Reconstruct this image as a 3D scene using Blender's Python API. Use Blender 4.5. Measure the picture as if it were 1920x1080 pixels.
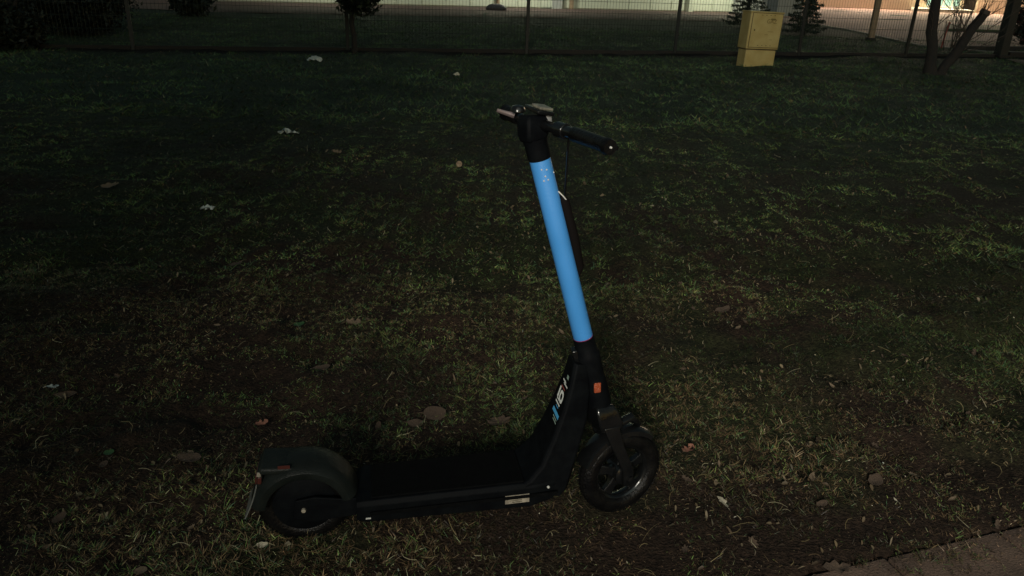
import bpy, bmesh, math, random
import numpy as np
from mathutils import Vector, Matrix
random.seed(7); RNG = np.random.default_rng(11)
PI = math.pi
S = bpy.context.scene
for o in list(bpy.data.objects): bpy.data.objects.remove(o)
COL = S.collection
# ------------------------------------------------------------------ camera
F, H, P, A = 1450.0, 1.45, math.radians(22.5), math.radians(2.0)
cR = Vector((1, 0, 0)); cF = Vector((0, math.cos(P), -math.sin(P))); cU = Vector((0, math.sin(P), math.cos(P)))
r_ = cR*math.cos(A) + cU*math.sin(A); u_ = cU*math.cos(A) - cR*math.sin(A)
cam_d = bpy.data.cameras.new('camera'); cam = bpy.data.objects.new('camera', cam_d); COL.objects.link(cam)
cam_d.sensor_width = 36; cam_d.lens = F/1920*36; cam_d.clip_end = 500; cam_d.clip_start = .05
cam.matrix_world = Matrix(((r_.x, u_.x, -cF.x, 0), (r_.y, u_.y, -cF.y, 0), (r_.z, u_.z, -cF.z, H), (0, 0, 0, 1)))
S.camera = cam
# ------------------------------------------------------------------ night sky
W = bpy.data.worlds.new('World'); S.world = W; W.use_nodes = True
nt = W.node_tree; bg = nt.nodes['Background']
sky = nt.nodes.new('ShaderNodeTexSky'); sky.sky_type = 'NISHITA'; sky.sun_disc = False
sky.sun_elevation = math.radians(3); sky.sun_rotation = math.radians(150)
hs = nt.nodes.new('ShaderNodeMixRGB'); hs.blend_type = 'MULTIPLY'; hs.inputs[0].default_value = 1
hs.inputs[2].default_value = (.85, 1.0, .98, 1)
nt.links.new(sky.outputs[0], hs.inputs[1]); nt.links.new(hs.outputs[0], bg.inputs[0])
bg.inputs[1].default_value = .044
S.view_settings.view_transform = 'Standard'; S.view_settings.look = 'None'
S.view_settings.gamma = 1; S.view_settings.use_curve_mapping = False
S.view_settings.exposure = 0.22
# soft fill added from behind the camera as the one sun lamp
sd = bpy.data.lights.new('soft_fill', 'SUN'); sd.energy = .27; sd.angle = math.radians(55); sd.color = (.85, 1, .92)
so = bpy.data.objects.new('soft_fill', sd); COL.objects.link(so)
so.rotation_euler = Vector((-.25, .80, -.50)).to_track_quat('-Z', 'Y').to_euler()
LAMPS = dict(street=2600, wall=300, entrance=1100)

# ------------------------------------------------------------------ helpers
def gp(x, y, z=0.0):
    d = cF + r_*((x-960)/F) - u_*((y-540)/F)
    t = (z-H)/d.z
    return Vector((0, 0, H)) + d*t
def on_line(x, a, b):
    """point of ground line a-b seen in picture column x"""
    best = None
    for i in range(2001):
        q = a.lerp(b, i/1000-.5); v = q-Vector((0, 0, H)); px = 960+F*v.dot(r_)/v.dot(cF)
        if best is None or abs(px-x) < best[0]: best = (abs(px-x), q)
    return best[1]

def tag(o, label=None, cat=None, group=None, kind=None):
    if label: o['label'] = label
    if cat: o['category'] = cat
    if group: o['group'] = group
    if kind: o['kind'] = kind
    return o
def empty(name, loc=(0, 0, 0), rz=0):
    o = bpy.data.objects.new(name, None); COL.objects.link(o); o.location = loc; o.rotation_euler = (0, 0, rz)
    o.empty_display_size = .1
    return o
def copy_tree(o, parent=None):
    c = o.copy(); COL.objects.link(c); c.parent = parent
    for ch in [x for x in bpy.data.objects if x.parent == o]: copy_tree(ch, c)
    return c

class MB:
    def __init__(s, M=None): s.v = []; s.f = []; s.M = M
    def add(s, vs, fs, M=None):
        b = len(s.v)
        for v in vs:
            v = Vector(v)
            if M is not None: v = M @ v
            if s.M is not None: v = s.M @ v
            s.v.append(v)
        s.f += [[b+i for i in f] for f in fs]; return s
    def box(s, c, size, rot=None):
        x, y, z = [k/2 for k in size]
        M = Matrix.Translation(c) @ (rot if rot else Matrix())
        vs = [(i*x, j*y, k*z) for i in (-1, 1) for j in (-1, 1) for k in (-1, 1)]
        return s.add(vs, [(0, 1, 3, 2), (4, 6, 7, 5), (0, 4, 5, 1), (2, 3, 7, 6), (0, 2, 6, 4), (1, 5, 7, 3)], M)
    def tube(s, pts, rad, n=14, caps=True, flat=1.0):
        pts = [Vector(p) for p in pts]
        if not isinstance(rad, (list, tuple)): rad = [rad]*len(pts)
        vs = []; prev = None
        for i, p in enumerate(pts):
            t = (pts[min(i+1, len(pts)-1)]-pts[max(i-1, 0)]).normalized()
            if prev is None:
                a = Vector((0, 0, 1)) if abs(t.z) < .9 else Vector((0, 1, 0)); nx = t.cross(a).normalized()
            else: nx = (prev-t*prev.dot(t)).normalized()
            prev = nx; ny = t.cross(nx)
            for k in range(n):
                an = 2*PI*k/n; vs.append(p+(nx*math.cos(an)*flat+ny*math.sin(an))*rad[i])
        fs = [(i*n+k, i*n+(k+1) % n, (i+1)*n+(k+1) % n, (i+1)*n+k) for i in range(len(pts)-1) for k in range(n)]
        if caps: fs += [tuple(range(n))[::-1], tuple((len(pts)-1)*n+k for k in range(n))]
        return s.add(vs, fs)
    def lathe(s, prof, n=40, M=None, a0=0, a1=2*PI, closed=False):
        """prof: (axis, radius) pairs, turned about local Y; angle in the XZ plane"""
        full = abs(a1-a0-2*PI) < 1e-6; m = n if full else n+1
        vs = [(r*math.cos(a0+(a1-a0)*k/n), a, r*math.sin(a0+(a1-a0)*k/n)) for (a, r) in prof for k in range(m)]
        L = len(prof); rng = range(L if closed else L-1)
        fs = []
        for i in rng:
            j = (i+1) % L
            for k in range(n):
                k2 = (k+1) % m
                fs.append((i*m+k, j*m+k, j*m+k2, i*m+k2))
        if not full and closed:
            fs.append(tuple(i*m for i in range(L))); fs.append(tuple(i*m+n for i in range(L))[::-1])
        return s.add(vs, fs, M)
    def prism(s, poly, y0, y1, M=None):
        n = len(poly)
        vs = [(x, y0, z) for x, z in poly]+[(x, y1, z) for x, z in poly]
        fs = [tuple(range(n)), tuple(range(n, 2*n))[::-1]]+[(i, i+n, (i+1) % n+n, (i+1) % n) for i in range(n)]
        return s.add(vs, fs, M)
    def loft(s, rings, caps=True):
        n = len(rings[0]); vs = [v for r in rings for v in r]
        fs = [(i*n+k, i*n+(k+1) % n, (i+1)*n+(k+1) % n, (i+1)*n+k) for i in range(len(rings)-1) for k in range(n)]
        if caps: fs += [tuple(range(n))[::-1], tuple((len(rings)-1)*n+k for k in range(n))]
        return s.add(vs, fs)
    def build(s, name, mat, parent=None, smooth=40, bevel=0, **kw):
        me = bpy.data.meshes.new(name); me.from_pydata([tuple(v) for v in s.v], [], s.f)
        bm = bmesh.new(); bm.from_mesh(me); bmesh.ops.recalc_face_normals(bm, faces=bm.faces); bm.to_mesh(me); bm.free()
        if smooth:
            me.polygons.foreach_set('use_smooth', [True]*len(me.polygons)); me.set_sharp_from_angle(angle=math.radians(smooth))
        me.materials.append(mat)
        o = bpy.data.objects.new(name, me); COL.objects.link(o); o.parent = parent
        if bevel:
            b = o.modifiers.new('bevel', 'BEVEL'); b.width = bevel; b.segments = 2; b.limit_method = 'ANGLE'; b.angle_limit = math.radians(35)
            b.harden_normals = False
        tag(o, **kw); return o

def fast_mesh(name, V, faces, mat, col=None, smooth=False):
    """V (n,3); faces: list of int arrays (m,k)"""
    me = bpy.data.meshes.new(name)
    me.vertices.add(len(V)); me.vertices.foreach_set('co', np.ascontiguousarray(V, dtype=np.float32).ravel())
    idx = np.concatenate([f.ravel() for f in faces]).astype(np.int32)
    cnt = np.concatenate([np.full(len(f), f.shape[1]) for f in faces])
    st = np.concatenate([[0], np.cumsum(cnt)[:-1]]).astype(np.int32)
    me.loops.add(len(idx)); me.loops.foreach_set('vertex_index', idx)
    me.polygons.add(len(cnt)); me.polygons.foreach_set('loop_start', st)
    if smooth: me.polygons.foreach_set('use_smooth', np.ones(len(cnt), dtype=bool))
    me.update(calc_edges=True)
    if col is not None:
        c = me.color_attributes.new('Col', 'FLOAT_COLOR', 'POINT')
        c.data.foreach_set('color', np.concatenate([col, np.ones((len(col), 1))], 1).astype(np.float32).ravel())
    me.materials.append(mat)
    o = bpy.data.objects.new(name, me); COL.objects.link(o); return o

# value noise shared by terrain and planting
TAB = np.random.default_rng(3).random((256, 256))
def vn(x, y, s=0):
    x = np.asarray(x, float)+s*17.3; y = np.asarray(y, float)+s*9.7
    xi = np.floor(x).astype(int); yi = np.floor(y).astype(int); fx = x-xi; fy = y-yi
    fx = fx*fx*(3-2*fx); fy = fy*fy*(3-2*fy)
    g = lambda a, b: TAB[a % 256, b % 256]
    return (g(xi, yi)*(1-fx)+g(xi+1, yi)*fx)*(1-fy)+(g(xi, yi+1)*(1-fx)+g(xi+1, yi+1)*fx)*fy
def fbm(x, y, s=0, o=4):
    t = 0; a = .5
    for i in range(o): t = t+a*vn(x*2**i, y*2**i, s+i*5); a *= .5
    return t
PATH_A = math.radians(18.5)
def path_side(x, y):       # <0 on the paved path where the photographer stands
    return (y-1.725)-math.tan(PATH_A)*(x-1.14)
FA, FB = gp(250, 92), gp(1870, 107)
def fence_dist(x, y):
    d = (FB-FA); d = d/d.length
    return -(np.asarray(x)-FA.x)*d.y+(np.asarray(y)-FA.y)*d.x
def hgt(x, y):
    x = np.asarray(x, float); y = np.asarray(y, float)
    h = (fbm(x*1.1, y*1.1, 1)-.47)*.08+(fbm(x*5, y*5, 2)-.47)*.12+(fbm(x*15, y*15, 60, 2)-.37)*.035*np.clip((9-y)/4, 0, 1)
    d = np.sqrt((x-.0)**2+(y-1.74)**2); h = h*np.clip((d-.0)/1.2, .22, 1)
    h = h*np.clip(path_side(x, y)/.35, 0, 1)
    far = np.clip((y-9)/4, 0, 1)
    bump = (fbm(x*.7, y*.7, 4)-.45)*.10*far
    return h*(1-.5*far)+bump*np.clip((21-y)/5, 0, 1)

# ------------------------------------------------------------------ materials
def mat(name, c, rough=.6, c2=None, scale=8, bump=0, bscale=None, metal=0, spec=.5, detail=4, emit=None, es=0, coat=0):
    m = bpy.data.materials.new(name); m.use_nodes = True; n = m.node_tree; b = n.nodes['Principled BSDF']
    b.inputs['Base Color'].default_value = (*c, 1); b.inputs['Roughness'].default_value = rough
    b.inputs['Metallic'].default_value = metal; b.inputs['Specular IOR Level'].default_value = spec
    if coat: b.inputs['Coat Weight'].default_value = coat; b.inputs['Coat Roughness'].default_value = .15
    if emit: b.inputs['Emission Color'].default_value = (*emit, 1); b.inputs['Emission Strength'].default_value = es
    tc = n.nodes.new('ShaderNodeTexCoord')
    if c2:
        t = n.nodes.new('ShaderNodeTexNoise'); t.inputs['Scale'].default_value = scale; t.inputs['Detail'].default_value = detail
        n.links.new(tc.outputs['Object'], t.inputs['Vector'])
        r = n.nodes.new('ShaderNodeValToRGB'); r.color_ramp.elements[0].position = .35; r.color_ramp.elements[1].position = .65
        r.color_ramp.elements[0].color = (*c, 1); r.color_ramp.elements[1].color = (*c2, 1)
        n.links.new(t.outputs['Fac'], r.inputs['Fac']); n.links.new(r.outputs['Color'], b.inputs['Base Color'])
        mr = n.nodes.new('ShaderNodeMapRange'); mr.inputs['To Min'].default_value = max(rough-.12, .05); mr.inputs['To Max'].default_value = min(rough+.12, 1)
        n.links.new(t.outputs['Fac'], mr.inputs['Value']); n.links.new(mr.outputs[0], b.inputs['Roughness'])
    if bump:
        t2 = n.nodes.new('ShaderNodeTexNoise'); t2.inputs['Scale'].default_value = bscale or scale*4; t2.inputs['Detail'].default_value = 6
        n.links.new(tc.outputs['Object'], t2.inputs['Vector'])
        bn = n.nodes.new('ShaderNodeBump'); bn.inputs['Strength'].default_value = bump; bn.inputs['Distance'].default_value = .01
        n.links.new(t2.outputs['Fac'], bn.inputs['Height']); n.links.new(bn.outputs[0], b.inputs['Normal'])
    return m
def colmat(name, rough=.6, spec=.4, mult=1, trans=0):
    m = bpy.data.materials.new(name); m.use_nodes = True; n = m.node_tree; b = n.nodes['Principled BSDF']
    a = n.nodes.new('ShaderNodeAttribute'); a.attribute_name = 'Col'; n.links.new(a.outputs['Color'], b.inputs['Base Color'])
    b.inputs['Roughness'].default_value = rough; b.inputs['Specular IOR Level'].default_value = spec
    return m
def ground_mat():
    m = bpy.data.materials.new('soil_and_moss'); m.use_nodes = True; n = m.node_tree; b = n.nodes['Principled BSDF']; L = n.links.new
    a = n.nodes.new('ShaderNodeAttribute'); a.attribute_name = 'Col'
    tc = n.nodes.new('ShaderNodeTexCoord')
    t = n.nodes.new('ShaderNodeTexNoise'); t.inputs['Scale'].default_value = 60; t.inputs['Detail'].default_value = 8; L(tc.outputs['Object'], t.inputs['Vector'])
    mr = n.nodes.new('ShaderNodeMapRange'); mr.inputs['From Min'].default_value = .3; mr.inputs['From Max'].default_value = .7
    mr.inputs['To Min'].default_value = .35; mr.inputs['To Max'].default_value = 1.7; L(t.outputs['Fac'], mr.inputs['Value'])
    mx = n.nodes.new('ShaderNodeMixRGB'); mx.blend_type = 'MULTIPLY'; mx.inputs[0].default_value = 1
    L(a.outputs['Color'], mx.inputs[1]); L(mr.outputs[0], mx.inputs[2]); L(mx.outputs[0], b.inputs['Base Color'])
    b.inputs['Roughness'].default_value = .9; b.inputs['Specular IOR Level'].default_value = .2
    t2 = n.nodes.new('ShaderNodeTexNoise'); t2.inputs['Scale'].default_value = 120; t2.inputs['Detail'].default_value = 8; L(tc.outputs['Object'], t2.inputs['Vector'])
    bn = n.nodes.new('ShaderNodeBump'); bn.inputs['Strength'].default_value = 1; bn.inputs['Distance'].default_value = .012
    L(t2.outputs['Fac'], bn.inputs['Height']); L(bn.outputs[0], b.inputs['Normal'])
    return m
M_black = mat('black_powder_coat', (.0025, .003, .004), .6, (.004, .005, .006), 30, .15, 400, spec=.05)
M_gloss = mat('glossy_black_metal', (.004, .0045, .005), .2, (.006, .0065, .007), 20, .1, 60)
M_grip = mat('grip_tape', (.003, .0034, .0038), .8, (.0045, .005, .0055), 60, .6, 500, spec=.03)
M_rub = mat('tyre_rubber', (.003, .003, .0035), .35, (.006, .006, .006), 25, .3, 150, spec=.16)
M_plast = mat('fender_plastic', (.007, .009, .0085), .36, (.012, .015, .014), 12, .2, 300, spec=.12)
M_blue = mat('blue_sleeve_vinyl', (.050, .25, .62), .36, (.058, .27, .67), 9, .12, 500)
M_edge = mat('purple_sleeve_edge', (.20, .03, .10), .5)
M_steel = mat('steel_screw', (.75, .75, .72), .3, metal=.3)
M_white = mat('white_print', (.80, .84, .80), .5)
M_green = mat('pale_green_print', (.30, .42, .36), .5)
M_bprint = mat('blue_print', (.07, .36, .66), .5)
M_rprint = mat('red_print', (.30, .07, .06), .5)
M_refl = mat('orange_reflector', (.27, .05, .016), .3, (.34, .07, .025), 80, .5, 300)
M_tail = mat('red_lens', (.05, .012, .009), .4)
M_sticker = mat('worn_silver_sticker', (.33, .30, .24), .5, (.18, .16, .13), 70)
M_screen = mat('display_cover', (.20, .19, .15), .3, (.09, .085, .07), 60)
M_yel = mat('yellow_fibreglass', (.38, .29, .10), .6, (.46, .37, .15), 5, .25, 90)
M_dirt = mat('dark_seam', (.04, .03, .015), .8)
M_ink = mat('faded_brown_ink', (.16, .12, .035), .7)
M_post = mat('dark_green_post', (.006, .008, .008), .6, (.010, .012, .011), 12)
M_wire = mat('fence_wire', (.02, .03, .025), .5)
M_plinth = mat('dark_concrete', (.010, .009, .008), .9, (.018, .015, .012), 6, .5, 60)
M_slab = mat('worn_paving', (.070, .046, .034), .85, (.145, .096, .070), 7, .5, 160)
M_bark = mat('dark_bark', (.010, .009, .008), .9, (.020, .017, .014), 14, 1, 60)
M_twig = mat('twig_bark', (.045, .034, .025), .8)
M_cutw = mat('cut_wood', (.05, .04, .03), .8)
M_wood = mat('weathered_timber', (.22, .16, .10), .8, (.30, .22, .14), 10, .4, 60)
M_wallg = mat('pale_green_cladding', (.42, .46, .36), .7, (.46, .50, .40), 2, .2, 30)
M_grey = mat('grey_render', (.30, .32, .30), .8, (.34, .36, .33), 3)
M_beige = mat('pink_beige_render', (.46, .36, .26), .85, (.52, .41, .30), 1.5, .2, 30)
M_court = mat('reddish_brick_paving', (.11, .060, .048), .85, (.16, .095, .07), .8, .3, 20)
M_roof = mat('roof_felt', (.05, .05, .05), .9)
M_frame = mat('white_window_frame', (.6, .6, .56), .5)
M_door = mat('dark_door', (.03, .025, .02), .5)
M_glass = mat('lit_window_glass', (.03, .06, .045), .1, emit=(.42, .60, .42), es=1.5)
M_lampglow = mat('lamp_glow', (.8, .8, .7), .4, emit=(1, .9, .7), es=12)
M_lamph = mat('lamp_housing', (.06, .06, .06), .5)
M_kerb = mat('kerb_concrete', (.25, .23, .19), .9, (.32, .29, .24), 6, .3, 60)
M_curl = colmat('grass_blades', .5, .4)
M_leaf = colmat('dead_leaf', .6, .4)
M_crown = colmat('dark_foliage', .6, .3)
M_paper = mat('dirty_white_plastic', (.42, .46, .42), .45, (.55, .58, .55), 25)
M_pale = mat('pale_dry_leaf', (.42, .36, .25), .6, (.70, .64, .50), 60, .3, 200)
M_tan = mat('tan_dry_leaf', (.12, .08, .05), .7, (.27, .20, .13), 45, .6, 120)
M_red = mat('reddish_dry_leaf', (.22, .09, .06), .65, (.30, .14, .09), 50, .3, 200)
M_brownl = mat('brown_dry_leaf', (.050, .032, .022), .7, (.12, .082, .055), 45, .6, 120)
M_grn = mat('green_leaf', (.02, .06, .02), .5, (.05, .11, .04), 40, .2, 200)
M_redst = mat('red_painted_stake', (.30, .05, .04), .6)

# ------------------------------------------------------------------ ground
def ground_cols(X, Y):
    n1 = fbm(X*.9, Y*.9, 7); n2 = fbm(X*4, Y*4, 9)
    soil = np.array([.024, .015, .010]); moss = np.array([.018, .021, .008]); far = np.array([.030, .042, .028])
    m = np.clip((n1*.6+n2*.5-.50)*6-.8*np.clip((2.9-Y)/1.2, 0, 1), 0, 1)[:, None]
    c = soil*(1-m)+moss*m
    f = np.clip((Y-4)/5, 0, 1)[:, None]
    c = c*(1-f)+far*f*(.5+1.0*n2[:, None])
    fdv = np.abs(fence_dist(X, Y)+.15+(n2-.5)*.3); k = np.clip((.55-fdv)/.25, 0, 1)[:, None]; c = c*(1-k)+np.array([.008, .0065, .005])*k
    return c
xs = np.concatenate([[-140, -90, -60], np.linspace(-40, -8, 33), np.arange(-7.8, -2.6, .2), np.arange(-2.5, 2.5, .022), np.arange(2.6, 7.9, .2), np.linspace(8, 40, 33), [60, 90, 140]])
ys = np.concatenate([[-60, -30, -14], np.arange(-8, .9, .5), np.arange(1.0, 4.2, .022), np.arange(4.25, 9, .08), np.arange(9.1, 22, .25), np.linspace(22.5, 60, 40), [80, 120, 180]])
X, Y = np.meshgrid(xs, ys); X = X.ravel(); Y = Y.ravel()
Z = hgt(X, Y); nx, ny = len(xs), len(ys)
Z = Z - .03*(path_side(X, Y) < 0)
I = np.arange(nx*ny).reshape(ny, nx)
q = np.stack([I[:-1, :-1].ravel(), I[:-1, 1:].ravel(), I[1:, 1:].ravel(), I[1:, :-1].ravel()], 1)
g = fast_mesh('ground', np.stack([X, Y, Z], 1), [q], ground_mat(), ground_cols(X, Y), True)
tag(g, kind='structure')

# paved path under the photographer, slab by slab
path = empty('path'); tag(path, kind='structure')
sm = None
ca, sa = math.cos(PATH_A), math.sin(PATH_A)
for i in range(-7, 9):
    for j in range(0, 6):
        lx = i*.406+.1; ly = -.205-j*.406
        wx = 1.14+lx*ca-ly*sa; wy = 1.725+lx*sa+ly*ca
        if sm is None:
            b = MB(); b.box((0, 0, 0), (.392, .392, .05)); o = b.build('paving_slab', M_slab, path, bevel=.006); sm = o
        else:
            o = sm.copy(); COL.objects.link(o); o.name = 'paving_slab'
        o.location = (wx, wy, -.028+random.uniform(-.003, .004))
        o.rotation_euler = (random.uniform(-.012, .012), random.uniform(-.012, .012), PATH_A+random.uniform(-.008, .008))

# ------------------------------------------------------------------ grass
PALB = np.array([[.050, .075, .020], [.038, .062, .022], [.075, .085, .025], [.085, .052, .026], [.045, .027, .015], [.030, .055, .028], [.16, .145, .085]])*np.array([1.75, 1.95, 1.9])
def grass(name, n, y0, y1, hmin, hmax, wid, pal_p, seed, dens=0.45, spread=.80, curl=1.0, label=None, PALB=PALB, cat='grass'):
    R = np.random.default_rng(seed)
    y = y0+(y1-y0)*R.random(n*3)**(.8)
    x = (R.random(n*3)*2-1)*(y*spread+.7)
    d = fbm(x*1.6, y*1.6, 12)*.55+fbm(x*7, y*7, 13)*.6
    keep = (d > dens+.12*np.clip((2.7-y)/1.1, 0, 1)+R.normal(0, .05, len(d))) & (path_side(x, y) > (fbm(x*4, y*4, 21)-.5)*.55-.02) & (np.abs(fence_dist(x, y)+.15+(fbm(x*3, y*3, 50)-.5)*.5) > .38)
    x = x[keep][:n]; y = y[keep][:n]; d = d[keep][:n]; n = len(x)
    # clumping: pull blades towards tuft centres
    cs = .055 if y1 < 5 else .14
    jx = (np.floor(x/cs)+TAB[(np.floor(x/cs).astype(int)) % 256, (np.floor(y/cs).astype(int)) % 256])*cs
    jy = (np.floor(y/cs)+TAB[(np.floor(y/cs).astype(int)+31) % 256, (np.floor(x/cs).astype(int)) % 256])*cs
    k = R.random(n)*.65; x = x*(1-k)+jx*k; y = y*(1-k)+jy*k
    h = hmin+(hmax-hmin)*R.random(n)**1.8; h *= .55+1.1*np.clip(d-dens, 0, .4)*2.2
    az = R.random(n)*2*PI; lean = (.35+R.random(n)*1.15)*curl
    dx, dy = np.cos(az), np.sin(az); wz = R.random(n)*PI; wx, wy = np.cos(wz), np.sin(wz)
    w = wid*(.5+R.random(n)*.9)
    z = hgt(x, y)-.002
    def pt(t, side):
        b = h*np.sin(t*lean*1.0)/np.maximum(lean, .2); zz = h*(t-.38*t*t*lean)
        return np.stack([x+dx*b*1.1+wx*w*side, y+dy*b*1.1+wy*w*side, z+np.maximum(zz, .001)], 1)
    V = np.stack([pt(0, -1), pt(0, 1), pt(.55, .8), pt(.55, -.8), pt(1, 0)], 1).reshape(-1, 3)
    base = np.arange(n)[:, None]*5
    Q = base+np.array([0, 1, 2, 3]); T = base+np.array([3, 2, 4])
    nz = fbm(x*1.3, y*1.3, 30)+R.normal(0, .07, n)
    gp_, bp_ = np.array(pal_p[0]), np.array(pal_p[1])
    t = np.clip((nz-.43)*6+.15-1.1*np.clip((2.9-y)/1.2, 0, 1), 0, 1)
    ng = len(PALB)
    ig = R.choice(ng, n, p=gp_/gp_.sum()); ib = R.choice(ng, n, p=bp_/bp_.sum())
    c = np.where((R.random(n) < t)[:, None], PALB[ig], PALB[ib])*(((.35+R.random(n)**2*1.5) if y1 < 9 else (.7+.5*R.random(n)))*(.35+1.5*np.clip((fbm(x*2.3, y*2.3, 33)-.3)*2, 0, 1)))[:, None]
    C = np.repeat(c, 5, 0)
    o = fast_mesh(name, V, [Q, T], M_curl, C, False)
    tag(o, label, cat, kind='stuff'); return o
green = [5, 4, 3, 1, 1, 3, .25]; brown = [.6, .8, .6, 3, 5, .6, .5]
grass('grass', 250000, 1.25, 3.6, .005, .026, .0009, (green, brown), 1, .44, label='short wet grass and moss around the scooter in the foreground')
grass('grass', 230000, 3.4, 8.2, .008, .036, .0017, (green, green), 2, .42, label='thin night-dark lawn in the middle distance behind the scooter')
grass('grass', 170000, 7.6, 22, .02, .07, .0036, ([4, 6, .6, .4, 1, 6, .1], [4, 5, .4, .4, 1, 4, .1]), 3, .36, curl=.7, label='dark lawn on both sides of the wire mesh fence')
# moss: tiny dense blades hugging the soil
grass('moss', 130000, 1.25, 5.0, .004, .013, .0012, ([3, 1, 6, 2, 2, 1, .1], [1, .3, 2, 2, 5, 0, .3]), 4, .30, label='low moss and short sprouts covering the damp soil')

RUST = np.array([[.20, .115, .065], [.13, .075, .045], [.28, .18, .11], [.09, .05, .03], [.16, .12, .05], [.35, .27, .18]])
grass('dry_thatch', 110000, 1.25, 3.7, .004, .016, .0009, ([3, 3, 2, 3, 3, .4], [4, 3, 2, 3, 1, .4]), 14, .33, curl=2.2, label='matted rusty brown dead grass between the green tufts', PALB=RUST, cat='dead grass')
grass('dry_thatch', 45000, 3.5, 8.0, .006, .022, .0018, ([3, 3, 2, 3, 3, .4], [4, 3, 2, 3, 1, .4]), 15, .42, curl=2.0, label='thin brown dead grass mixed into the middle lawn', PALB=RUST, cat='dead grass')
# leaf crumbs and straw nobody could count
def flakes(name, n, y0, y1, smin, smax, seed, cols, label, cat):
    R = np.random.default_rng(seed)
    y = y0+(y1-y0)*R.random(n*2)**.8; x = (R.random(n*2)*2-1)*(y*.8+.7)
    k = (fbm(x*2.2, y*2.2, 41)+R.normal(0, .09, 2*n) > .42) & (path_side(x, y) > -.03-R.random(2*n)**3*.5); x = x[k][:n]; y = y[k][:n]; n = len(x)
    s = smin+(smax-smin)*R.random(n)**3; az = R.random(n)*2*PI
    ux, uy = np.cos(az), np.sin(az); tl = R.normal(0, .8, n); t2 = R.normal(0, .7, n); z = hgt(x, y)+.004+R.random(n)*.010
    asp = .18+R.random(n)*.4
    def pt(a, b, c):
        A_ = a*s; B_ = b*s*asp
        return np.stack([x+ux*A_-uy*B_, y+uy*A_+ux*B_, np.maximum(z+A_*tl*.7+B_*t2*.7+c*s, hgt(x, y)+.001)], 1)
    V = np.stack([pt(-1, 0, 0), pt(-.3, -1, .25), pt(.5, -.7, .15), pt(1, 0, 0), pt(.4, .9, .3), pt(-.5, .8, .12), pt(0, 0, -.08)], 1).reshape(-1, 3)
    b = np.arange(n)[:, None]*7
    T = np.concatenate([b+np.array(t) for t in ([0, 1, 6], [1, 2, 6], [2, 3, 6], [3, 4, 6], [4, 5, 6], [5, 0, 6])])
    cols = np.array(cols); c = cols[R.choice(len(cols), n)]*(.5+R.random(n)*.9)[:, None]
    o = fast_mesh(name, V, [T], M_leaf, np.repeat(c, 7, 0)); tag(o, label, cat, kind='stuff'); return o
BR = [[.08, .055, .032], [.11, .08, .045], [.05, .035, .022], [.15, .115, .07], [.06, .05, .028]]
flakes('leaf_litter', 10000, 1.25, 4.6, .0025, .011, 5, BR, 'brown crumbled leaf fragments strewn through the foreground grass', 'leaf litter')
flakes('leaf_litter', 3500, 4.0, 13, .008, .022, 6, BR+[[.13, .12, .08]], 'dark leaf fragments scattered over the distant lawn', 'leaf litter')
flakes('glint_specks', 3600, 1.25, 9, .0015, .0055, 8, [[.5, .46, .36], [.3, .26, .18], [.25, .28, .24], [.2, .17, .12]], 'tiny pale specks standing in for glints on the lawn', 'leaf litter')  # small glints of the turf put in as pale coloured specks
def straw(n, seed):
    R = np.random.default_rng(seed); y = 1.3+6*R.random(n)**1.4; x = (R.random(n)*2-1)*(y*.8+.7)
    k = path_side(x, y) > 0; x = x[k]; y = y[k]; n = len(x)
    L = .012+.05*R.random(n)**2; az = R.random(n)*2*PI; dx, dy = np.cos(az), np.sin(az); w = .0003+.00045*R.random(n)+.00010*y
    z = hgt(x, y)+.012+R.random(n)*.022; ti = R.normal(0, .35, n); bend = R.normal(0, .9, n)
    rows = []
    for t, b_ in ((-.5, 1), (-.17, 0), (.17, 0), (.5, 1)):
        px = x+dx*L*t-dy*bend*L*(t*t); py = y+dy*L*t+dx*bend*L*(t*t); pz = z+L*t*ti+L*.10*(1-4*t*t)
        for s_ in (-1, 1): rows.append(np.stack([px-dy*w*s_, py+dx*w*s_, pz+.0003*s_], 1))
    V = np.stack(rows, 1).reshape(-1, 3); b = np.arange(n)[:, None]*8
    Q = np.concatenate([b+np.array(t) for t in ([0, 1, 3, 2], [2, 3, 5, 4], [4, 5, 7, 6])])
    c = np.array([[.20, .16, .08], [.14, .11, .05], [.30, .27, .17], [.09, .06, .03]])[R.choice(4, n)]*(.6+.6*R.random(n))[:, None]
    o = fast_mesh('dry_straw', V, [Q], M_leaf, np.repeat(c, 8, 0))
    tag(o, 'thin dry straw stalks lying across the foreground grass', 'straw', kind='stuff')
straw(4500, 9)

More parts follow.
